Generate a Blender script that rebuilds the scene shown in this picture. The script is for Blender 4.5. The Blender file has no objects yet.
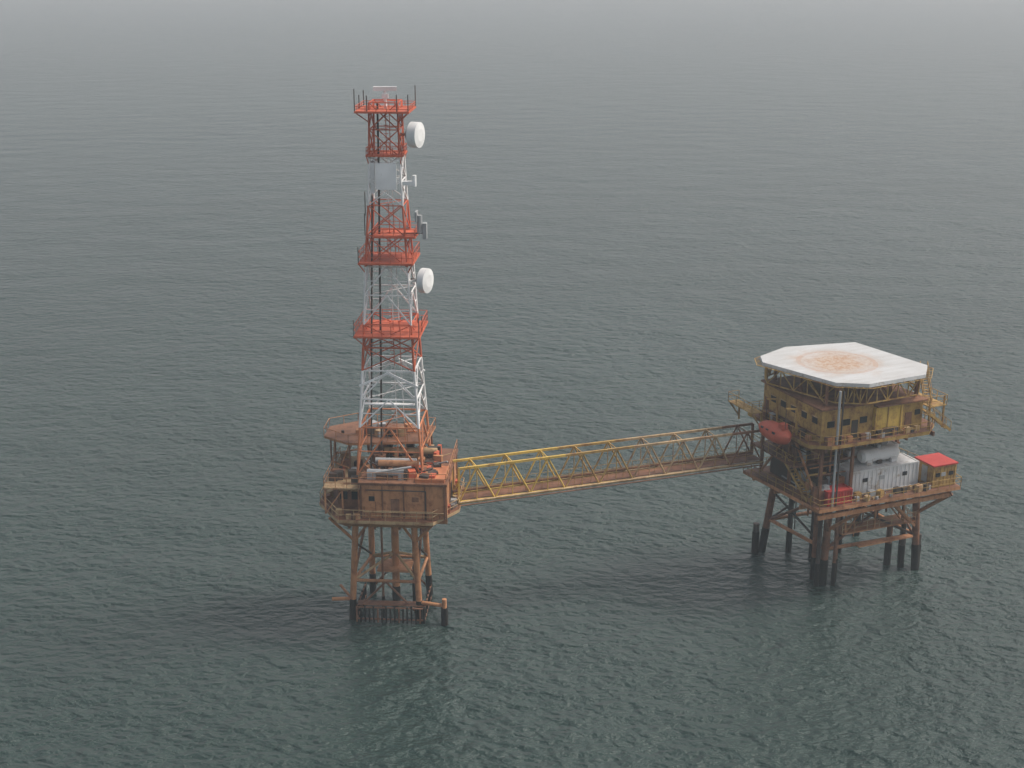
import bpy, math, random
from mathutils import Vector, Matrix
random.seed(7)
R=math.radians
scene=bpy.context.scene
scene.view_settings.view_transform='Standard'
try: scene.view_settings.look='None'
except Exception: pass
scene.view_settings.exposure=0

# ---------------------------------------------------------------- camera
cam=bpy.data.cameras.new("camera"); co=bpy.data.objects.new("camera",cam)
scene.collection.objects.link(co)
co.location=(0,0,70); co.rotation_euler=(R(90-17.5),0,0)
cam.lens=49.46; cam.sensor_width=36; cam.clip_end=40000; cam.clip_start=0.5
scene.camera=co

# ---------------------------------------------------------------- light
SUN_EL=52; SUN_AZ=80      # azimuth: compass clockwise from +Y
w=bpy.data.worlds.new("World"); scene.world=w; w.use_nodes=True
nt=w.node_tree; nt.nodes.clear()
sky=nt.nodes.new('ShaderNodeTexSky'); sky.sky_type='NISHITA'; sky.sun_disc=False
sky.sun_elevation=R(SUN_EL); sky.sun_rotation=R(SUN_AZ); sky.dust_density=5; sky.air_density=1.3; sky.ozone_density=1.5
hs=nt.nodes.new('ShaderNodeHueSaturation'); hs.inputs['Saturation'].default_value=0.6
bg=nt.nodes.new('ShaderNodeBackground'); bg.inputs[1].default_value=0.15
out=nt.nodes.new('ShaderNodeOutputWorld')
nt.links.new(sky.outputs[0],hs.inputs['Color']); nt.links.new(hs.outputs[0],bg.inputs[0]); nt.links.new(bg.outputs[0],out.inputs[0])
sl=bpy.data.lights.new("sun",'SUN'); sl.energy=2.6; sl.angle=R(18); sl.color=(1,0.97,0.92)
so=bpy.data.objects.new("sun",sl); scene.collection.objects.link(so)
az=R(SUN_AZ); el=R(SUN_EL)
sd=Vector((math.sin(az)*math.cos(el),math.cos(az)*math.cos(el),math.sin(el)))
so.rotation_euler=sd.to_track_quat('Z','Y').to_euler(); so.location=sd*200+Vector((0,150,0))

# ---------------------------------------------------------------- materials
MATS={}
def mix(nt,f,a,b):
    n=nt.nodes.new('ShaderNodeMix'); n.data_type='RGBA'
    for s,v in ((0,f),(6,a),(7,b)):
        if hasattr(v,'links'): nt.links.new(v,n.inputs[s])
        else: n.inputs[s].default_value=v if s==0 else (*v[:3],1)
    return n.outputs[2]
def ramp(nt,src,a,b):
    n=nt.nodes.new('ShaderNodeMapRange'); n.inputs[1].default_value=a; n.inputs[2].default_value=b
    nt.links.new(src,n.inputs[0]); return n.outputs[0]
def noise(nt,vec,scale,detail=5,rough=.6):
    n=nt.nodes.new('ShaderNodeTexNoise'); n.inputs['Scale'].default_value=scale
    n.inputs['Detail'].default_value=detail; n.inputs['Roughness'].default_value=rough
    nt.links.new(vec,n.inputs['Vector']); return n.outputs['Fac']
def mapping(nt,vec,scale,rot=(0,0,0)):
    n=nt.nodes.new('ShaderNodeMapping'); n.inputs['Scale'].default_value=scale; n.inputs['Rotation'].default_value=rot
    nt.links.new(vec,n.inputs['Vector']); return n.outputs[0]
def paint(name,col,rust=(.16,.06,.025),amount=.45,rough=.65,grime=(.05,.04,.03)):
    m=bpy.data.materials.new(name); m.use_nodes=True; nt=m.node_tree
    b=nt.nodes['Principled BSDF']; tc=nt.nodes.new('ShaderNodeTexCoord'); v=tc.outputs['Object']
    n1=noise(nt,v,.9,5,.7); n2=noise(nt,mapping(nt,v,(2.2,2.2,.35)),1.3,4,.65); n3=noise(nt,v,.25,2)
    c0=mix(nt,ramp(nt,n3,.3,.7),tuple(x*.75 for x in col),tuple(min(1,x*1.15) for x in col))
    c1=mix(nt,ramp(nt,n1,.72-amount*.42,.86-amount*.36),c0,rust)
    c2=mix(nt,ramp(nt,n2,.66-amount*.25,.95-amount*.2),c1,tuple((g+r)*.5 for g,r in zip(grime,rust)))
    nt.links.new(c2,b.inputs['Base Color']); b.inputs['Roughness'].default_value=rough
    b.inputs['Specular IOR Level'].default_value=.3
    MATS[name]=m; return m
paint('rust_orange_paint',(.50,.24,.115),(.26,.105,.05),.55)
paint('rust_brown_steel',(.24,.115,.065),(.13,.06,.035),.6)
paint('pale_tan_paint',(.50,.35,.19),(.27,.13,.065),.55)
paint('dark_steel',(.065,.056,.048),(.11,.06,.04),.5)
paint('marine_growth',(.018,.017,.014),(.03,.02,.015),.5,.9)
paint('yellow_paint',(.64,.43,.10),(.33,.17,.06),.48)
paint('ochre_paint',(.46,.29,.09),(.21,.10,.045),.58)
paint('tower_red_paint',(.56,.13,.065),(.38,.12,.06),.35)
paint('tower_orange_paint',(.57,.21,.095),(.38,.14,.065),.4)
paint('tower_white_paint',(.80,.79,.77),(.45,.34,.26),.12)
paint('white_paint',(.80,.80,.78),(.40,.32,.25),.12)
paint('cabin_white_paint',(.62,.62,.61),(.34,.27,.2),.42)
paint('grey_paint',(.36,.37,.37),(.24,.17,.12),.35)
paint('signal_red_paint',(.46,.055,.045),(.23,.06,.04),.3)
paint('lifeboat_orange',(.54,.12,.07),(.32,.09,.05),.22,.6)
paint('window_dark',(.02,.022,.025),(.03,.03,.03),.2,.3)

def helideck_mat():
    m=bpy.data.materials.new('helideck_coating'); m.use_nodes=True; nt=m.node_tree
    b=nt.nodes['Principled BSDF']; tc=nt.nodes.new('ShaderNodeTexCoord'); v=tc.outputs['Object']
    sub=nt.nodes.new('ShaderNodeVectorMath'); sub.operation='SUBTRACT'; sub.inputs[1].default_value=(-1.8,0.6,25.3)
    nt.links.new(v,sub.inputs[0])
    ln=nt.nodes.new('ShaderNodeVectorMath'); ln.operation='LENGTH'; nt.links.new(sub.outputs[0],ln.inputs[0])
    n1=noise(nt,v,.4,6,.75)
    ad=nt.nodes.new('ShaderNodeMath'); ad.operation='MULTIPLY_ADD'; nt.links.new(n1,ad.inputs[0]); ad.inputs[1].default_value=8; nt.links.new(ln.outputs['Value'],ad.inputs[2])
    n2=noise(nt,v,2.2,5,.7); n3=noise(nt,mapping(nt,v,(.3,1.2,1)),.8,4)
    base=mix(nt,ramp(nt,n3,.35,.7),(.52,.52,.51),(.43,.42,.40))
    patch=mix(nt,ramp(nt,n2,.35,.65),(.38,.22,.13),(.50,.43,.36))
    c=mix(nt,ramp(nt,ad.outputs[0],9.6,6.0),base,patch)
    rg=nt.nodes.new('ShaderNodeMath'); rg.operation='COMPARE'; rg.inputs[1].default_value=4.2; rg.inputs[2].default_value=.28; nt.links.new(ln.outputs['Value'],rg.inputs[0])
    rm=nt.nodes.new('ShaderNodeMath'); rm.operation='MULTIPLY'; nt.links.new(rg.outputs[0],rm.inputs[0]); nt.links.new(ramp(nt,n2,.35,.9),rm.inputs[1])
    c=mix(nt,rm.outputs[0],c,(.42,.22,.12))
    c=mix(nt,ramp(nt,n2,.62,.82),c,(.34,.25,.18))
    nt.links.new(c,b.inputs['Base Color']); b.inputs['Roughness'].default_value=.85
    b.inputs['Specular IOR Level'].default_value=.15
    MATS['helideck_coating']=m
helideck_mat()

# ---------------------------------------------------------------- mesh builder
class Part:
    def __init__(s,name): s.n=name; s.v=[]; s.f=[]; s.m=[]; s.sm=[]; s.mats=[]
    def mi(s,m):
        if m not in s.mats: s.mats.append(m)
        return s.mats.index(m)
    def add(s,vs,fs,m,smooth=False):
        o=len(s.v); k=s.mi(m); s.v+= [tuple(x) for x in vs]
        for f in fs: s.f.append([i+o for i in f]); s.m.append(k); s.sm.append(smooth)
    def box(s,c,d,m,rz=0,ry=0):
        M=Matrix.Rotation(rz,3,'Z')@Matrix.Rotation(ry,3,'Y'); c=Vector(c)
        vs=[c+M@Vector((x*d[0]/2,y*d[1]/2,z*d[2]/2)) for x in(-1,1) for y in(-1,1) for z in(-1,1)]
        s.add(vs,[(0,1,3,2),(4,6,7,5),(0,4,5,1),(2,3,7,6),(0,2,6,4),(1,5,7,3)],m)
    def bx(s,a,b,m):
        s.box([(p+q)/2 for p,q in zip(a,b)],[abs(q-p) for p,q in zip(a,b)],m)
    def beam(s,p,q,wd,m,h=None):
        p=Vector(p);q=Vector(q);d=q-p
        if d.length<1e-4: return
        h=h or wd; d.normalize(); up=Vector((0,0,1)) if abs(d.z)<.95 else Vector((1,0,0))
        a=d.cross(up).normalized(); b=a.cross(d)
        vs=[]
        for e in(p,q):
            for i,j in((-1,-1),(1,-1),(1,1),(-1,1)): vs.append(e+a*i*wd/2+b*j*h/2)
        s.add(vs,[(3,2,1,0),(4,5,6,7),(0,1,5,4),(1,2,6,5),(2,3,7,6),(3,0,4,7)],m)
    def tube(s,p,q,r,m,r2=None,n=12,caps=True):
        p=Vector(p);q=Vector(q);d=(q-p).normalized(); r2=r if r2 is None else r2
        up=Vector((0,0,1)) if abs(d.z)<.95 else Vector((1,0,0))
        a=d.cross(up).normalized(); b=a.cross(d); vs=[]
        for e,rr in((p,r),(q,r2)):
            for i in range(n):
                t=2*math.pi*i/n; vs.append(e+a*math.cos(t)*rr+b*math.sin(t)*rr)
        s.add(vs,[(i,(i+1)%n,n+(i+1)%n,n+i) for i in range(n)],m,True)
        if caps: s.add(vs,[tuple(range(n-1,-1,-1)),tuple(range(n,2*n))],m)
    def prism(s,pts,z0,z1,m,mside=None,pts0=None):
        n=len(pts); pts0=pts0 or pts
        vs=[(x,y,z0) for x,y in pts0]+[(x,y,z1) for x,y in pts]
        s.add(vs,[tuple(range(n-1,-1,-1))],mside or m); s.add(vs,[tuple(range(n,2*n))],m)
        s.add(vs,[(i,(i+1)%n,n+(i+1)%n,n+i) for i in range(n)],mside or m)
    def rail(s,pts,m,h=1.1,closed=False,t=.07,sp=1.6,mid=2):
        pts=[Vector(p) for p in pts]
        segs=list(zip(pts,pts[1:]))+([(pts[-1],pts[0])] if closed else [])
        for a,b in segs:
            L=(b-a).length; k=max(1,round(L/sp))
            for i in range(k+1):
                p=a.lerp(b,i/k); s.beam(p,p+Vector((0,0,h)),t,m)
            for j in range(1,mid+1):
                z=Vector((0,0,h*j/mid)); s.beam(a+z,b+z,t*.9,m)
    def truss(s,p,q,h,m,k,t=.12):
        p=Vector(p);q=Vector(q);H=Vector((0,0,h))
        s.beam(p,q,t*1.4,m); s.beam(p+H,q+H,t*1.4,m)
        for i in range(k+1):
            a=p.lerp(q,i/k); s.beam(a,a+H,t,m)
            if i<k:
                b=p.lerp(q,(i+1)/k)
                if i%2: s.beam(a+H,b,t,m)
                else: s.beam(a,b+H,t,m)
    def stair(s,a,b,wd,m):
        a=Vector(a);b=Vector(b);d=b-a; hz=Vector((d.x,d.y,0)).normalized(); sd=Vector((-hz.y,hz.x,0))*wd/2
        for g in(-1,1):
            s.beam(a+sd*g,b+sd*g,.08,m,.28); s.beam(a+sd*g+Vector((0,0,1)),b+sd*g+Vector((0,0,1)),.06,m)
            for i in range(5):
                p=a.lerp(b,i/4)+sd*g; s.beam(p,p+Vector((0,0,1)),.05,m)
        n=max(3,int(abs(d.z)/.22))
        for i in range(n):
            p=a.lerp(b,(i+.5)/n); s.beam(p-sd,p+sd,.24,m,.04)
    def build(s,parent=None,M=None):
        me=bpy.data.meshes.new(s.n); me.from_pydata(s.v,[],s.f)
        for m in s.mats: me.materials.append(MATS[m])
        me.polygons.foreach_set('material_index',s.m); me.polygons.foreach_set('use_smooth',s.sm); me.update()
        o=bpy.data.objects.new(s.n,me); scene.collection.objects.link(o)
        if parent: o.parent=parent
        if M: o.location=M[0]; o.rotation_euler=(0,0,M[1])
        return o
def empty(name,loc,rz):
    e=bpy.data.objects.new(name,None); scene.collection.objects.link(e); e.location=loc; e.rotation_euler=(0,0,rz); e.empty_display_size=3; return e

# ---------------------------------------------------------------- water
def water():
    m=bpy.data.materials.new('sea_water'); m.use_nodes=True; nt=m.node_tree
    b=nt.nodes['Principled BSDF']; tc=nt.nodes.new('ShaderNodeTexCoord'); v=tc.outputs['Object']
    n0=noise(nt,v,.006,2,.6)
    col=mix(nt,ramp(nt,n0,.35,.65),(.017,.038,.031),(.022,.045,.038)); nt.links.new(col,b.inputs['Base Color'])
    b.inputs['IOR'].default_value=1.333; b.inputs['Roughness'].default_value=.1
    a=noise(nt,mapping(nt,v,(1,1.6,1),(0,0,R(-18))),.32,2,.55)
    c=noise(nt,mapping(nt,v,(1,1.4,1),(0,0,R(25))),.8,4,.6)
    g=noise(nt,mapping(nt,v,(1,1.8,1),(0,0,R(-30))),.05,1,.5)
    wp=ramp(nt,noise(nt,mapping(nt,v,(1,1.5,1),(0,0,R(-35))),.012,2,.5),.3,.7)
    def mul(x,k,add=None):
        n=nt.nodes.new('ShaderNodeMath'); n.operation='MULTIPLY_ADD'; nt.links.new(x,n.inputs[0])
        if hasattr(k,'links'): nt.links.new(k,n.inputs[1])
        else: n.inputs[1].default_value=k
        if add is not None: nt.links.new(add,n.inputs[2])
        else: n.inputs[2].default_value=0
        return n.outputs[0]
    wpk=nt.nodes.new('ShaderNodeMath'); wpk.operation='MULTIPLY_ADD'; nt.links.new(wp,wpk.inputs[0]); wpk.inputs[1].default_value=.4; wpk.inputs[2].default_value=.8
    h=mul(a,1.5,mul(c,wpk.outputs[0],mul(g,2.4)))
    bp=nt.nodes.new('ShaderNodeBump'); bp.inputs['Strength'].default_value=1; bp.inputs['Distance'].default_value=1.0
    nt.links.new(h,bp.inputs['Height']); nt.links.new(bp.outputs[0],b.inputs['Normal'])
    MATS['sea_water']=m
    p=Part('water'); S=18000
    p.add([(-S,-S,0),(S,-S,0),(S,S,0),(-S,S,0)],[(0,1,2,3)],'sea_water'); p.build()
water()
def haze():
    m=bpy.data.materials.new('sea_haze'); m.use_nodes=True; nt=m.node_tree; nt.nodes.clear()
    o=nt.nodes.new('ShaderNodeOutputMaterial'); s=nt.nodes.new('ShaderNodeVolumeScatter')
    s.inputs['Color'].default_value=(.84,.95,1,1); s.inputs['Density'].default_value=.00048; s.inputs['Anisotropy'].default_value=.1
    nt.links.new(s.outputs[0],o.inputs['Volume']); MATS['sea_haze']=m
    p=Part('haze'); p.bx((-5000,-2000,-2),(5000,9000,160),'sea_haze'); p.build()
haze()

# ---------------------------------------------------------------- left platform
LC=(-12.6,139.6,0); LR=R(-4)
LP=empty('wellhead_platform',LC,LR)
def leg(p,a,b,r,m,blk=2.2):
    a=Vector(a);b=Vector(b); t=(blk-a.z)/(b.z-a.z); k=a.lerp(b,t)
    p.tube(a,k,r*1.12,'marine_growth',n=14); p.tube(k,b,r,m,n=14)
jk=Part('jacket')
legs=[(-4.7,-2.2,-3.7,-2.5),(3.0,-2.2,2.4,-2.5),(-3.4,4.5,-3.2,3.6),(3.2,4.5,2.6,3.6),(-.2,1.2,-.2,1.2)]
for k,(a,b,c,d) in enumerate(legs): leg(jk,(a,b,-3),(c,d,12.4),.33 if k<4 else .4,'rust_orange_paint',2.4)
L0=[Vector((a,b,-3)).lerp(Vector((c,d,12.4)),(4.6+3)/15.4) for a,b,c,d in legs]
O='rust_orange_paint'
for i,j in((0,1),(1,3),(3,2),(2,0)): jk.tube(L0[i],L0[j],.17,O)
for i in range(4): jk.tube(L0[i],L0[4]+Vector((0,0,1.8)),.14,'pale_tan_paint')
jk.box((-.2,1.2,4.8),(3.6,3.0,.25),O)
LT=[Vector((c,d,12.2)) for a,b,c,d in legs]
def at(i,z): a,b,c,d=legs[i]; return Vector((a,b,-3)).lerp(Vector((c,d,12.4)),(z+3)/15.4)
for i,(sx,sy) in enumerate(((-1,-1),(1,-1),(-1,1),(1,1))):
    jk.tube(at(i,9.2),(LT[i].x+sx*2.6,LT[i].y+sy*1.2,12.3),.16,O)
    jk.tube(at(i,9.2),(LT[i].x-sx*2.0,LT[i].y,12.3),.14,O)
for i,j in((0,2),(1,3)): jk.tube(at(i,4.8),at(j,11.5),.14,'rust_brown_steel'); jk.tube(at(j,4.8),at(i,9),.12,'dark_steel')
for i,j in((0,1),(2,3)): jk.tube(at(i,.6),at(i,4.5).lerp(at(j,4.5),.5),.12,'rust_brown_steel'); jk.tube(at(j,.6),at(i,4.5).lerp(at(j,4.5),.5),.12,'rust_brown_steel')
for x,y in((-1.2,-1.5),(1.6,2.4)): jk.tube((x,y,-2),(x,y,2.4),.2,'marine_growth'); jk.tube((x,y,2.4),(x,y,12.3),.12,'rust_brown_steel')
# outrigger stubs and fender pile
jk.tube(at(1,2.2),(5.6,-3.0,2.2),.2,O); jk.tube((5.6,-3,-3),(5.6,-3,2.0),.38,'marine_growth',n=14); jk.tube((5.6,-3,2.0),(5.6,-3,3.0),.25,'rust_orange_paint')
jk.tube(at(0,2.4),(-6.6,-2.6,2.4),.2,O); jk.tube(at(0,2.2),(-6.3,.8,2.4),.15,O)
jk.build(LP)
bl=Part('boat_landing')
for z in(.35,1.7):
    for a,b in(((-3.9,-2.9),(3.4,-2.9)),((3.4,-2.9),(3.4,3)),((-3.9,-2.9),(-3.9,3))): bl.tube((*a,z),(*b,z),.1,'rust_brown_steel')
for i in range(17):
    x=-3.9+7.3*i/16; bl.tube((x,-2.95,-1),(x,-2.95,1.6+.5*random.random()),.1,'marine_growth' if i%5 else 'rust_brown_steel',n=8)
for i in range(6):
    y=-2.3+i; 
    for x in(-3.9,3.4): bl.tube((x,y,-1),(x,y,1.9),.1,'marine_growth',n=8)
bl.box((-.2,-2.2,1.9),(7.2,1.1,.08),'rust_brown_steel')
bl.build(LP)

dk=Part('main_deck')
octo=[(-7.7,-1.8),(-4.9,-6.4),(5.0,-6.4),(7.3,-2.6),(7.3,3.5),(4.8,6.2),(-4.9,6.2),(-7.7,3)]
octs=[(x*.86,y*.86) for x,y in octo]
dk.prism(octo,12.2,12.9,'pale_tan_paint','rust_orange_paint',octs)
dk.prism([(x*1.0,y*1.0) for x,y in octo],12.904,13.25,'rust_brown_steel','pale_tan_paint')
for x in(-4,-1.3,1.3,4): dk.beam((x,-5,12.0),(x,5.2,12.0),.25,'rust_brown_steel',.6)
for y in(-2.5,0,3.6): dk.beam((-6,y,11.8),(6,y,11.8),.25,'rust_orange_paint',.6)
dk.rail([(x*.985,y*.985,13.25) for x,y in octo],'pale_tan_paint',closed=True,t=.06)
for i in range(40):
    t=random.random()*8; a=octo[int(t)]; b=octo[(int(t)+1)%8]; f=t%1; x=(a[0]+(b[0]-a[0])*f)*.9; y=(a[1]+(b[1]-a[1])*f)*.93
    if abs(x)>5.6 or x<-2.9: s=random.uniform(.25,.8); dk.box((x,y,13.25+s/2),(s,s,s),random.choice(['grey_paint','dark_steel','rust_brown_steel','tower_red_paint','pale_tan_paint']),random.random())
dk.build(LP)

eb=Part('equipment_house')
# main module (right) and recessed part (left)
eb.bx((-2.6,-5.6,13.25),(6.2,4.8,16.9),'rust_orange_paint')
eb.bx((-2.8,-5.75,16.9),(6.4,5.0,17.15),'rust_brown_steel')
eb.bx((-5.3,-3.6,13.25),(-2.6,4.4,16.0),'rust_brown_steel')
eb.bx((-6.6,-4.9,16.0),(-2.8,4.6,16.15),'pale_tan_paint')
for x in(-6.4,-4.6,-2.9): eb.beam((x,-4.8,13.25),(x,-4.8,16.0),.16,'rust_orange_paint')
eb.beam((-6.4,-4.8,13.3),(-4.6,-4.8,15.9),.1,'rust_orange_paint')
for x in(-2.5,-.3,1.9,4.1,6.1): eb.bx((x-.07,-5.72,13.3),(x+.07,-5.6,16.9),'rust_brown_steel')
for y in(-5.5,-2,1.4,4.7): eb.bx((6.2,y-.07,13.3),(6.32,y+.07,16.9),'rust_brown_steel')
for x,z,wd,h in((-4.7,14.9,.8,.9),(-3.5,14.9,.7,.9),):
    eb.box((x,-3.62,z),(wd,.1,h),'window_dark'); eb.box((x,-3.64,z+h/2+.05),(wd+.2,.14,.08),'pale_tan_paint')
eb.box((1.0,-5.62,14.4),(.9,.1,2.0),'rust_brown_steel'); eb.box((3.1,-5.63,15.4),(.7,.1,.5),'rust_brown_steel'); eb.box((-1.4,-5.63,15.4),(.6,.1,.5),'window_dark')
eb.box((6.22,-.3,14.4),(.1,.9,2.0),'window_dark')
for i in range(14):
    x=-2.2+i*.6; eb.beam((x,-5.66,13.35),(x,-5.66,13.35+random.uniform(.3,2.5)),.06,'rust_brown_steel')
eb.tube((-2.3,-5.8,14.0),(6.0,-5.8,14.0),.07,'pale_tan_paint'); eb.tube((-2.0,-5.8,16.4),(4.2,-5.8,16.4),.06,'dark_steel'); eb.tube((4.2,-5.8,13.3),(4.2,-5.8,16.4),.06,'dark_steel')
eb.rail([(-2.7,-5.65,17.15),(6.3,-5.65,17.15),(6.3,4.9,17.15)],'rust_orange_paint',sp=1.5,t=.06)
eb.rail([(-6.5,4.4,16.15),(-6.5,-4.8,16.15),(-2.9,-4.8,16.15)],'rust_orange_paint',sp=1.3,t=.06)
eb.bx((3.1,-5.3,17.153),(6.1,-1.2,17.5),'tower_orange_paint')
eb.build(LP)

cn=Part('canopy_roof')
cr=[(-7.6,1.5),(-4.6,-.6),(3.6,.5),(3.9,5.6),(-4.8,6.6),(-7.6,4.6)]
cn.prism(cr,19.3,19.55,'rust_brown_steel','rust_orange_paint')
for x,y in((-7.0,2),(-4.6,0),(-7,4.4),(-4.6,6),(0,5.8),(3.5,5.2),(-2.3,.4)): cn.beam((x,y,13.2),(x,y,19.3),.16,'rust_brown_steel')
for a,b in(((-7,2),(-4.6,0)),((-7,2),(-7,4.4)),((-7,4.4),(-4.6,6))):
    cn.beam((*a,13.3),(*b,19.2),.1,'rust_orange_paint'); cn.beam((*a,16.5),(*b,16.5),.15,'rust_orange_paint')
cn.rail([(x,y,19.55) for x,y in cr],'rust_orange_paint',closed=True,h=.9,sp=2,mid=1,t=.06)
for i in range(12):
    s=random.uniform(.3,.9); cn.box((random.uniform(-6,3),random.uniform(1.5,5),19.55+s/2),(s,s,s),random.choice(['grey_paint','rust_orange_paint','dark_steel','pale_tan_paint']),random.random())
cn.build(LP)

ck=Part('roof_equipment')
cm=['grey_paint','rust_brown_steel','tower_red_paint','dark_steel','pale_tan_paint','dark_steel','rust_orange_paint']
for i in range(60):
    x=random.uniform(-2.2,5.2); y=random.uniform(-4.6,3.8); sx,sy,sz=random.uniform(.3,1.2),random.uniform(.3,1.0),random.uniform(.3,1.3)
    if x>2.6 and y<-.9: sz=.25
    ck.box((x,y,17.15+sz/2+(.36 if x>2.6 and y<-.9 else 0)+random.uniform(0,.01)),(sx,sy,sz),random.choice(cm),random.uniform(-.3,.3))
for i in range(16):
    x=random.uniform(-6,-3.4); y=random.uniform(-4.3,4); s=random.uniform(.3,.9)
    ck.box((x,y,16.15+s/2),(s,s*.8,s),random.choice(cm),random.uniform(-.3,.3))
for y,x0,x1,z,mm in((-4.3,-2.0,1.8,17.8,'grey_paint'),(-3.2,-1,3.2,18.4,'rust_orange_paint'),(-2.0,-1.5,2.8,18.2,'grey_paint'),(1,-1,4.6,18.3,'pale_tan_paint')):
    ck.tube((x0,y,z),(x1,y,z),.34,mm); ck.tube((x0+.4,y,17.1),(x0+.4,y,z),.12,'dark_steel'); ck.tube((x1-.4,y,17.1),(x1-.4,y,z),.12,'dark_steel')
ck.tube((-1.0,-4.9,18.0),(2.6,-4.4,18.5),.12,'grey_paint')
for i in range(26):
    a=Vector((random.uniform(-2,5),random.uniform(-4.5,3),17.4)); b=a+Vector((random.uniform(-3,3),random.uniform(-1,1),random.uniform(-.1,1.4)))
    b.x=min(max(b.x,-2.4),6)
    ck.tube(a,b,random.uniform(.04,.1),random.choice(cm),n=8)
ck.build(LP)

# ---------------------------------------------------------------- tower
TW=empty('lattice_radio_tower',(-12.4,139.6,0),R(-4))
prof=[(17.1,3.4),(22.2,3.05),(28.2,2.65),(33,2.4),(39.2,2.1),(45,1.72),(49.8,1.5),(55,1.4)]
def hw(z):
    for (a,wa),(b,wb) in zip(prof,prof[1:]):
        if z<=b: return wa+(wb-wa)*(z-a)/(b-a)
    return prof[-1][1]
def tcol(z):
    if z>49.8: return 'tower_red_paint'
    if z>45: return 'tower_white_paint'
    if z>38.9: return 'tower_red_paint'
    if z>33: return 'tower_white_paint'
    if z>28.2: return 'tower_red_paint'
    if z>22.2: return 'tower_white_paint'
    return 'tower_orange_paint'
tw=Part('lattice_mast')
zs=[17.1,22.2,25.2,28.2,30.6,33,36,38.9,42,45,47.4,49.8,52.4,55]
cn4=[(-1,-1),(1,-1),(1,1),(-1,1)]
for a,b in zip(zs,zs[1:]):
    m=tcol((a+b)/2); wa,wb=hw(a),hw(b)
    for i in range(4):
        c,d=cn4[i],cn4[(i+1)%4]
        A=Vector((c[0]*wa,c[1]*wa,a));B=Vector((d[0]*wa,d[1]*wa,a));C=Vector((c[0]*wb,c[1]*wb,b));D=Vector((d[0]*wb,d[1]*wb,b))
        t=.24 if a<30 else .18
        tw.tube(A,C,t*.55,m,n=8); tw.beam(C,D,t*.55,m)
        if a in(17.1,):
            M=(C+D)/2; tw.beam(A,M,.15,m); tw.beam(B,M,.15,m)
            tw.beam(A.lerp(M,.5),A.lerp(C,.5),.09,m); tw.beam(B.lerp(M,.5),B.lerp(D,.5),.09,m); tw.beam(A.lerp(M,.5),B.lerp(M,.5),.09,m)
        elif a in(22.2,25.2,33,36):
            M=(C+D)/2; tw.beam(A,M,.12,m); tw.beam(B,M,.12,m); tw.beam(A.lerp(M,.5),A.lerp(C,.5),.08,m); tw.beam(B.lerp(M,.5),B.lerp(D,.5),.08,m)
        else:
            tw.beam(A,D,.1,m); tw.beam(B,C,.1,m)
    tw.beam((-wb,-wb,b),(wb,wb,b),.07,m)
# cable tray and ladder
for a,b in zip(zs,zs[1:]):
    m=tcol((a+b)/2)
    for x,y,t,mm in((-.55,-.9,.18,'dark_steel'),(.35,-.6,.07,m),(.8,-.6,.07,m)):
        tw.beam((x*hw(a)/3.5*2-.2,y,a),(x*hw(b)/3.5*2-.2,y,b),t,mm)
tw.beam((-2.1,-2.6,17.2),(-1.3,-1.6,46),.16,'dark_steel')
for i in range(90):
    z=17.5+i*.41; tw.beam((-.1,-.62,z),(.35,-.62,z),.05,tcol(z))
tw.build(TW)
tp=Part('tower_platforms')
def plat(z,h,m,rail=1.1,dx=0):
    w_=hw(z)
    tp.bx((-h+dx,-h,z-.08),(h+dx,h,z),m)
    for s in(-1,1): tp.beam((-h+dx,s*h,z-.12),(h+dx,s*h,z-.12),.16,m); tp.beam((s*h+dx,-h,z-.12),(s*h+dx,h,z-.12),.16,m)
    tp.rail([(-h+dx,-h,z),(h+dx,-h,z),(h+dx,h,z),(-h+dx,h,z)],m,h=rail,closed=True,t=.06,sp=1.0)
    for sx,sy in cn4:
        tp.beam((sx*w_,sy*w_,z-1.2),(sx*h+dx*.5,sy*h,z-.1),.09,m)
plat(32.0,3.3,'tower_red_paint'); plat(39.4,2.7,'tower_red_paint'); plat(50.0,1.75,'tower_red_paint',.7)
plat(54.3,2.6,'tower_red_paint',.45); plat(42.0,2.1,'tower_red_paint',.7,.8)
# gabled white frame
for s in(-1,1):
    tp.beam((-3.0,s*2.8,26.6),(0,s*2.75,28.0),.2,'tower_white_paint'); tp.beam((3.0,s*2.8,26.6),(0,s*2.75,28.0),.2,'tower_white_paint')
tp.bx((-2.6,-2.9,24.6),(2.6,-2.3,24.7),'tower_white_paint')
tp.build(TW)
an=Part('antennas')
def dish(c,dirv,r,dep):
    c=Vector(c);d=Vector(dirv).normalized()
    an.tube(c-d*dep,c,r,'white_paint',n=28)
    an.tube(c-d*(dep+.5),c-d*dep,r*.35,'grey_paint',r2=r*.97,n=28)
    an.tube(c,c+d*.12,r*.98,'white_paint',r2=r*.5,n=28)
    an.tube(c-d*(dep+1.4),c-d*(dep+.3),.12,'dark_steel')
dish((3.5,-1.2,51.9),(1,-.3,0),1.25,.9); an.beam((1.4,-1.4,51.9),(2.2,-.9,51.9),.2,'tower_red_paint')
dish((4.1,-1.5,37.4),(1,-.35,0),1.25,.7); an.beam((2.1,-2.0,37.4),(3.2,-1.1,37.4),.2,'tower_white_paint')
an.bx((1.5,-1.6,47.0),(3.0,-1.1,47.4),'white_paint'); an.tube((2.9,-1.4,46.9),(2.9,-1.4,48.0),.2,'white_paint')
an.bx((-.9,-1.85,46.6),(1.2,-1.65,49.2),'tower_white_paint'); an.bx((-1.45,-1.5,46.2),(-1.0,1.3,49.2),'tower_white_paint')
an.tube((3.3,-1.2,42.2),(3.3,-1.2,44.0),.28,'grey_paint'); an.bx((3.6,-1.4,41.6),(4.0,-.7,43.2),'grey_paint'); an.bx((2.9,-1.8,43.4),(3.1,-.6,44.4),'grey_paint')
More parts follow.
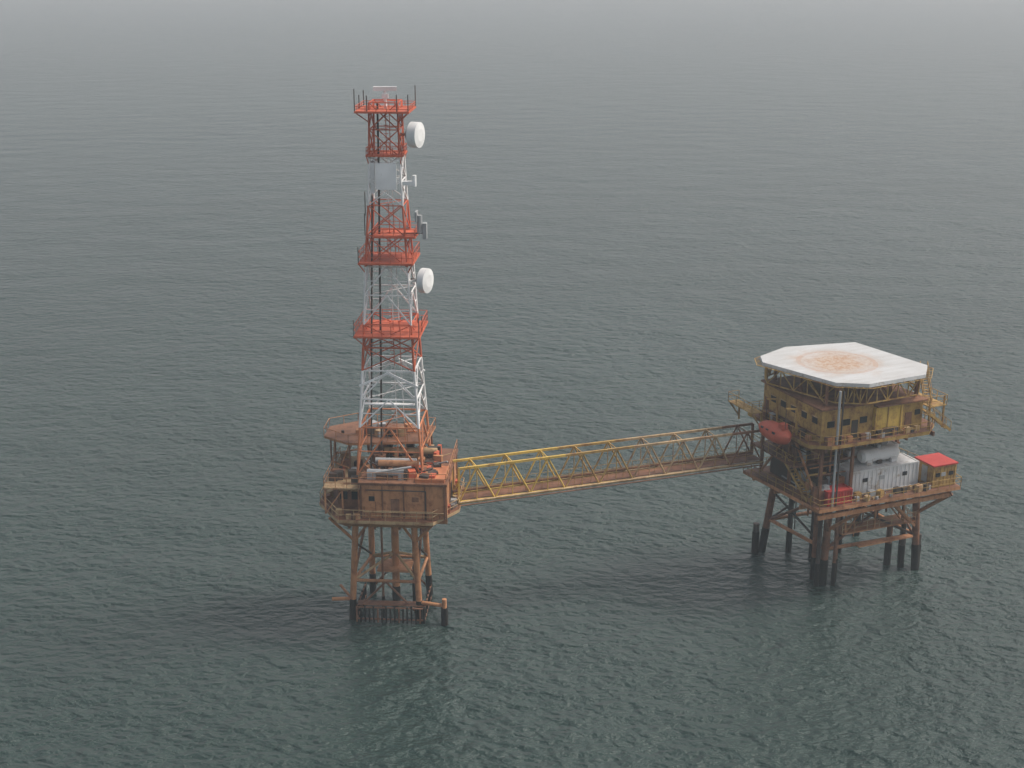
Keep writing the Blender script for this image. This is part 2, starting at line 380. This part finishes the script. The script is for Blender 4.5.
an.beam((1.7,-1.5,42.2),(3.7,-1.2,42.2),.14,'dark_steel')
an.tube((0,0,54.3),(0,0,56.1),.16,'white_paint'); an.box((0,0,56.2),(2.3,.4,.42),'white_paint',R(8)); an.box((0,0,55.5),(.6,.5,.4),'white_paint')
for x,y,h in((-2.6,-2.6,2.1),(2.6,-2.6,1.6),(2.6,2.6,2.0),(-2.6,2.6,1.5),(-2.6,0,1.3),(1.5,-2.6,1.6),(-1.4,-2.6,1.5)): an.tube((x,y,54.3),(x,y,54.3+h),.055,'dark_steel',n=6)
for x,y,z,h in((-3.3,-3.3,32,1.7),(3.3,-3.3,32,2.0),(3.3,-1,32,1.6),(-2.7,-2.7,39.4,1.6),(-2.1,-1.8,42,2.2),(-2.0,-1.8,44,2.4)): an.tube((x,y,z),(x,y,z+h),.05,'dark_steel',n=6)
an.build(TW)

# ---------------------------------------------------------------- bridge
A=Vector((-6.0,139.0,13.4)); B=Vector((28.0,151.2,13.4)); D=B-A; L=D.length; ang=math.atan2(D.y,D.x)
BR=empty('truss_footbridge',A,ang)
br=Part('truss_frame'); N=9; W=1.2; H=3.8
for i in range(N):
    x0=L*i/N; x1=L*(i+1)/N; xm=(x0+x1)/2; m='yellow_paint' if i<3 else ('ochre_paint' if i<5 else 'pale_tan_paint')
    if i>7: m='rust_brown_steel'
    for s in(-1,1):
        br.beam((x0,s*W,0),(x1,s*W,0),.26,m); br.beam((x0,s*W,H),(x1,s*W,H),.24,m)
        br.tube((x0,s*W,0),(xm,s*W,H),.1,m,n=8); br.tube((xm,s*W,H),(x1,s*W,0),.1,m,n=8)
        br.tube((xm,s*W,0),(xm,s*W,H),.05,m,n=8)
    br.beam((x0,-W,0),(x0,W,0),.2,m); br.beam((xm,-W,H),(xm,W,H),.09,m)
for s in(-1,1): br.beam((L,s*W,0),(L,s*W,H),.25,'rust_brown_steel'); br.beam((0,s*W,0),(0,s*W,H),.22,'yellow_paint')
br.build(BR)
bw=Part('walkway'); bw.bx((0,-1.05,.16),(L,.6,.24),'rust_brown_steel')
for k in(-.9,.8): bw.rail([(0,k,.24),(L,k,.24)],'ochre_paint',sp=1.9,t=.04,mid=2)
bw.tube((0,.95,.45),(L,.95,.45),.16,'rust_brown_steel'); bw.tube((0,-1.45,.1),(L,-1.45,.1),.1,'pale_tan_paint'); bw.tube((0,-1.5,-.25),(L,-1.5,-.25),.08,'rust_brown_steel')
bw.build(BR)

# ---------------------------------------------------------------- right platform
RC=(38,150,0); RR=R(23)
RP=empty('production_platform',RC,RR)
jk=Part('jacket')
rl=[(-3.6,-2.0,-4.2,-3.2),(8.3,-3.0,7.6,-3.2),(-5.0,7.9,-4.8,6.4),(8.0,7.4,7.4,6.4)]
for a,b,c,d in rl: leg(jk,(a*1.05,b*1.1,-3),(c,d,11.2),.42,'rust_brown_steel',3.2)
def ra(i,z): a,b,c,d=rl[i]; return Vector((a,b,0)).lerp(Vector((c,d,11.2)),z/11.2)
for z in(4.3,):
    for i,j in((0,1),(1,3),(3,2),(2,0)): jk.tube(ra(i,z),ra(j,z),.22,'rust_orange_paint')
for i,j in((0,1),(1,3),(3,2),(2,0)):
    jk.tube(ra(i,4.3),ra(j,11),.17,'rust_brown_steel')
    jk.tube(ra(j,4.3),ra(i,11) if (i,j)!=(2,0) else ra(i,8),.14,'dark_steel')
for x,y,r,top in((-4.8,-2.6,.25,11),(-3.0,-3.2,.2,11),(-4.2,-1.0,.3,9),(-2.2,-2.4,.18,11),(-6.3,7.9,.36,3.8),(-2.5,6.5,.3,11),(-1,4,.25,11),(1,3.8,.25,11),(3,4,.25,11),(7.2,-2.2,.3,6),(6.2,-1,.35,6),(9.2,-2.6,.3,4),(9,0,.35,5)):
    jk.tube((x,y,-2),(x,y,2.8),r*1.2,'marine_growth'); jk.tube((x,y,2.8),(x,y,top),r,random.choice(['rust_brown_steel','dark_steel']))
jk.bx((-2.5,-3.6,6.2),(7.6,-1.2,6.35),'rust_orange_paint'); jk.rail([(-2.5,-3.6,6.35),(7.6,-3.6,6.35)],'pale_tan_paint',t=.06)
jk.bx((-.5,-4.2,4.6),(7,-3.4,4.75),'rust_orange_paint')
for x in(-2,2,6): jk.beam((x,-3.4,6.2),(x,-3.4,11),.18,'rust_orange_paint')
jk.beam((-2,-3.4,6.3),(2,-3.4,11),.14,'rust_orange_paint'); jk.beam((6,-3.4,6.3),(2,-3.4,11),.14,'rust_orange_paint')
jk.stair((6.5,-4.5,6.4),(1.8,-4.5,11.2),.8,'rust_orange_paint')
for i in range(40):
    x=random.uniform(-5,7); y=random.uniform(-4,5); z=random.uniform(7.5,10.4)
    if random.random()<.5: jk.tube((x,y,z),(x+random.uniform(1,4),y,z),random.uniform(.06,.16),random.choice(['dark_steel','rust_brown_steel','ochre_paint','grey_paint']),n=8)
    else: jk.tube((x,y,z-random.uniform(1,3)),(x,y,11),random.uniform(.06,.14),random.choice(['dark_steel','rust_brown_steel','rust_orange_paint']),n=8)
jk.build(RP)

ld=Part('lower_deck')
lp=[(-8.3,-7.0),(10.4,-7.3),(10.8,-3),(9.5,6.6),(-9.4,6.6)]
ld.prism(lp,11.1,11.5,'rust_brown_steel','rust_orange_paint')
for x in(-7.6,-4.2,-.5,3.3,7.5,9.5): ld.beam((x,-6.7,10.8),(x,6.3,10.8),.25,'rust_brown_steel',.6)
for y in(-6.6,-3.2,1.8,6.3): ld.beam((-8.2,y,10.4),(9.4,y,10.4),.25,'rust_orange_paint',.5)
for i,(x,y) in enumerate(((-4.2,-3.2),(7.6,-3.2))):
    ld.tube((x,y,7),(x-3 if i==0 else x+2.3,-6.6,10.4),.2,'rust_brown_steel'); ld.tube((x,y,7),(x+2,-6.6,10.4),.2,'rust_orange_paint')
ld.rail([(x,y,11.5) for x,y in lp],'ochre_paint',closed=True,t=.06)
for i in range(34):
    x=random.uniform(-3.4,10); s=random.uniform(.25,.8); ld.box((x,random.uniform(-6.8,-5.7) if x<6.8 else random.uniform(-3.2,3),11.5+s*.5),(s,s*.8,s),random.choice(['grey_paint','dark_steel','rust_brown_steel','ochre_paint','pale_tan_paint']),random.random()*.4)
ld.build(RP)
# intermediate level + columns
md=Part('mid_structure')
for x,y in((-7.6,-5.8),(-7.6,0),(-7.6,5.6),(-2.5,-.2),(-2.5,5.6),(3,-.2),(3,5.6),(6.6,-.4),(6.6,5.6),(-3.6,-5.8)): md.beam((x,y,11.5),(x,y,18.3),.3,'rust_brown_steel')
md.tube((-6.4,-6.6,11.5),(-6.4,-6.6,24.6),.13,'grey_paint'); md.tube((-6.0,-6.7,11.5),(-6.0,-6.7,24.6),.1,'dark_steel')
md.bx((-8.8,-2.5,14.8),(-.5,6,15.0),'rust_brown_steel'); md.rail([(-8.8,6,15),(-8.8,-2.5,15),(-2.5,-2.5,15)],'ochre_paint',t=.06)
md.bx((-.5,-.5,14.8),(7,6,15.0),'rust_brown_steel')
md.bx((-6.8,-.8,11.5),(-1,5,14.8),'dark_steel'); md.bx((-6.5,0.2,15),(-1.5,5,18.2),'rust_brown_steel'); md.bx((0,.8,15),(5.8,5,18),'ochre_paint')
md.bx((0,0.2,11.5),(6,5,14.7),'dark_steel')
for a,b in(((-7.6,-5.8,11.6),(-7.6,0,18.2)),((-7.6,5.6,11.6),(-7.6,0,18.2)),((-2.5,-.2,15),(3,-.2,18.2)),((6.6,-.4,11.6),(6.6,5.6,18.2))): md.beam(a,b,.2,'rust_orange_paint')
pm=['rust_brown_steel','dark_steel','grey_paint','ochre_paint','pale_tan_paint','rust_orange_paint','dark_steel','dark_steel','rust_brown_steel']
for i in range(90):
    x=random.uniform(-8,-1.2); y=random.uniform(-5.6,-.6) if x<-3.4 else random.uniform(-3,-.5); z=random.choice((11.5,11.5,15.0 if y>-2.3 else 11.5))
    s=random.uniform(.3,1.1); h=random.uniform(.4,2.2); md.box((x,y,z+h/2),(s,s*random.uniform(.5,1.3),h),random.choice(pm),random.uniform(-.1,.1))
for i in range(80):
    x=random.uniform(-8.2,4); y=random.uniform(-5,-.5) if x<-3.5 else random.uniform(-2,-.5); z=random.uniform(12,18)
    d=random.choice([(1,0,0),(0,1,0),(0,0,1)]); l=random.uniform(1,4)
    q=(x+d[0]*l,min(y+d[1]*l,5),min(z+d[2]*l,18.2)); md.tube((x,y,z),q,random.uniform(.05,.16),random.choice(pm),n=8) if (Vector(q)-Vector((x,y,z))).length>.2 else None
md.stair((-7.9,-4.6,11.6),(-7.9,.6,15),.8,'ochre_paint')
md.build(RP)

ud=Part('upper_deck')
up=[(-9.2,-5.4),(-7.2,-6.9),(5.6,-6.9),(7.8,-5),(7.8,6.6),(-9.2,6.6)]
ud.prism(up,18.2,18.6,'rust_brown_steel','ochre_paint')
for x in(-7.6,-2.5,3,6.6): ud.beam((x,-6.5,18.0),(x,6.4,18.0),.22,'rust_brown_steel',.5)
ud.rail([(x,y,18.6) for x,y in up],'ochre_paint',closed=True,t=.06)
ud.bx((-10.6,3.6,19.4),(-9.2,8.6,19.5),'ochre_paint'); ud.rail([(-9.2,8.6,19.5),(-10.6,8.6,19.5),(-10.6,3.6,19.5),(-9.2,3.6,19.5)],'ochre_paint',t=.06)
for y in(3.8,8.4): ud.beam((-9.2,y,17.6),(-10.5,y,19.4),.13,'ochre_paint'); ud.beam((-9.2,y,17.2),(-9.2,y,19.4),.16,'ochre_paint')
ud.bx((5.6,-6.6,21.2),(7.9,-1.5,21.3),'ochre_paint'); ud.rail([(5.6,-6.6,21.3),(7.9,-6.6,21.3),(7.9,-1.5,21.3)],'ochre_paint',t=.06)
for x in(5.8,7.7): ud.beam((x,-6.4,18.6),(x,-6.4,22.3),.16,'ochre_paint')
ud.stair((7.9,-7.2,18.6),(4.4,-7.2,21.3),.8,'ochre_paint')
ud.build(RP)

lq=Part('quarters_block')
lq.bx((-7.8,-5.6,18.6),(-1.2,5.6,22.3),'ochre_paint'); lq.bx((-1.2,-5.9,18.6),(2.6,5.6,21.9),'yellow_paint'); lq.bx((2.6,-5.7,18.6),(5.4,5.6,21.9),'ochre_paint')
lq.bx((-8.1,-5.9,22.3),(-1.0,5.9,22.5),'rust_brown_steel'); lq.bx((-1.0,-6.2,21.9),(5.7,5.9,22.08),'rust_brown_steel')
for y in(-4.4,-2.4,-.4,1.6,3.6):
    lq.box((-7.82,y,20.9),(.1,.9,.7),'window_dark'); lq.box((-7.85,y,21.3),(.16,1.1,.08),'pale_tan_paint')
lq.box((-7.82,4.9,19.7),(.1,.8,2),'rust_brown_steel')
for x in(-6.6,-4.6,-2.4): lq.box((x,-5.62,20.6),(.9,.1,.7),'window_dark')
lq.box((-3.5,-5.62,19.7),(.8,.1,2),'dark_steel')
for x in(-1.1,.6,2.3): lq.bx((x-.05,-6.0,18.7),(x+.05,-5.9,21.9),'ochre_paint')
lq.box((3.5,-5.72,19.7),(.9,.08,2),'rust_brown_steel'); lq.box((4.7,-5.72,20.6),(.7,.08,.6),'window_dark')
lq.bx((-7.88,-5.6,19.2),(-7.8,5.6,19.4),'rust_brown_steel')
for i in range(26):
    x=random.uniform(-7.5,5); s=random.uniform(.3,.9); lq.box((x,random.uniform(-6.5,-6.0),18.6+s/2),(s,.4,s),random.choice(pm))
    y=random.uniform(-5,5); lq.box((-8.4,y,18.6+s/2),(.5,s,s),random.choice(pm))
lq.build(RP)

hd=Part('helideck')
hp=[(-8.3,6.0),(-3.6,8.1),(5.0,6.6),(6.7,-4.3),(4.3,-7.0),(-3.4,-7.5),(-6.4,-5.7),(-9.4,3.8)]
hp=hp[::-1]
hd.prism(hp,24.9,25.3,'helideck_coating','cabin_white_paint')
c=Vector((-1.4,.2))
def sc(k): return [(c.x+(x-c.x)*k,c.y+(y-c.y)*k) for x,y in hp]
i1=sc(.93); i2=sc(1.07)
for (a,b) in zip(i1,i1[1:]+i1[:1]):
    hd.truss((*a,22.9),(*b,22.9),1.9,'ochre_paint',5,.1)
for (a,b,e,f) in zip(hp,hp[1:]+hp[:1],i2,i2[1:]+i2[:1]):
    hd.beam((*e,24.95),(*f,24.95),.06,'ochre_paint')
    for t in(0,.2,.4,.6,.8): 
        p=Vector(a).lerp(Vector(b),t); q=Vector(e).lerp(Vector(f),t); hd.beam((*p,24.9),(*q,24.95),.06,'ochre_paint')
for k in(-6,-3,0,3): hd.beam((k,-6,24.6),(k,6.3,24.6),.25,'rust_brown_steel',.5)
for x in(-6.8,-2.5,1.5,5):
    for y in(-4.8,0,5): hd.beam((x,y,22.0),(x,y,24.9),.25,'rust_brown_steel')
    hd.beam((x,-4.8,22.6),(x,0,24.8),.14,'ochre_paint')
hd.stair((6.3,-5.4,21.4),(7.6,-2.6,24.2),.8,'ochre_paint')
hd.build(RP)

M=(RC,RR)
def container(name,a,b,mat,roof=None,n=16,door=True):
    p=Part(name); p.bx(a,b,mat)
    for x in (a[0],b[0]):
        for y in(a[1],b[1]): p.box((x,y,(a[2]+b[2])/2),(.18,.18,b[2]-a[2]+.06),mat)
    for z in(a[2]+.08,b[2]-.02):
        for y in(a[1],b[1]): p.beam((a[0],y,z),(b[0],y,z),.17,mat)
        for x in(a[0],b[0]): p.beam((x,a[1],z),(x,b[1],z),.17,mat)
    for i in range(1,n):
        x=a[0]+(b[0]-a[0])*i/n; p.box((x,a[1]-.02,(a[2]+b[2])/2),(.12,.07,b[2]-a[2]-.2),mat)
    if roof: p.box(((a[0]+b[0])/2,(a[1]+b[1])/2,b[2]+.15),(b[0]-a[0]+.4,b[1]-a[1]+.4,.16),roof)
    if door:
        p.box((a[0]-.03,(a[1]+b[1])/2,a[2]+(b[2]-a[2])*.5),(.06,.9,(b[2]-a[2])*.8),'grey_paint')
        for f in(.2,.45,.8): p.box((a[0]+(b[0]-a[0])*f,a[1]-.06,a[2]+(b[2]-a[2])*.6),(.6,.06,.45),'window_dark' if f!=.45 else 'grey_paint')
        if not roof:
            for i in range(5):
                s=random.uniform(.3,.7); p.box((random.uniform(a[0]+.5,b[0]-.5),(a[1]+b[1])/2+random.uniform(-.4,.4),b[2]+.05+s/2),(s*1.3,s,s),random.choice(['grey_paint','cabin_white_paint','dark_steel']))
    p.build(M=M); return p
container('white_cabin',(-3.0,-5.2,11.6),(5.9,-2.4,14.4),'cabin_white_paint')
container('white_cabin',(-1.4,-2.3,11.6),(5.2,-.7,15.6),'cabin_white_paint',n=12)
container('red_container',(-6.9,-6.5,11.6),(-3.9,-4.9,13.1),'signal_red_paint',n=8,door=False)
container('storage_cabin',(7.0,-6.6,11.6),(10.0,-3.6,14.0),'ochre_paint','signal_red_paint',n=6)
tk=Part('storage_tank'); tk.tube((-.5,-3.4,15.3),(4.0,-3.4,15.3),.75,'white_paint',n=24)
tk.tube((-.8,-3.4,15.3),(-.5,-3.4,15.3),.45,'white_paint',r2=.75,n=24); tk.tube((4.0,-3.4,15.3),(4.3,-3.4,15.3),.75,'white_paint',r2=.45,n=24)
for x in(.4,3): tk.box((x,-3.4,14.65),(.25,1.3,.5),'grey_paint')
tk.tube((1.7,-3.4,16),(1.7,-3.4,16.5),.25,'grey_paint'); tk.build(M=M)

# lifeboat
lb=Part('lifeboat'); n=14; ks=12; vs=[]
for i in range(ks+1):
    t=i/ks; s=(1-abs(2*t-1)**2.6)**.6 if 0<t<1 else .04
    for j in range(n):
        a=2*math.pi*j/n; x=math.sin(a)*1.15*max(s,.05); z=math.cos(a); 
        z=z*1.15*(.45+.55*s) if z<0 else z*1.05*s**1.5*(1-.25*abs(t-.4))
        vs.append((x,(t-.5)*5.6,z+.3*abs(2*t-1)**2*.6))
fs=[(i*n+j,i*n+(j+1)%n,(i+1)*n+(j+1)%n,(i+1)*n+j) for i in range(ks) for j in range(n)]
off=Vector((-10.1,-.4,18.6)); rot=0
lb.add([Vector(v)+off for v in vs],fs,'lifeboat_orange',True)
lb.add([Vector(v)+off for v in vs],[tuple(range(n)),tuple(range(ks*n,ks*n+n))[::-1]],'lifeboat_orange')
lb.bx((off.x-.35,off.y-1.9,off.z+.8),(off.x+.35,off.y-1.1,off.z+1.4),'lifeboat_orange')
for y in(-1.2,0,1.0): lb.box((off.x-1.02,off.y+y,off.z+.35),(.12,.45,.22),'window_dark')
for y in(-1.9,1.9):
    lb.beam((-8.6,off.y+y,18.6),(-8.8,off.y+y,21.6),.18,'ochre_paint'); lb.beam((-8.8,off.y+y,21.6),(off.x,off.y+y,21.8),.18,'ochre_paint'); lb.beam((off.x,off.y+y,21.8),(off.x,off.y+y,off.z+.9),.05,'dark_steel')
lb.build(M=M)
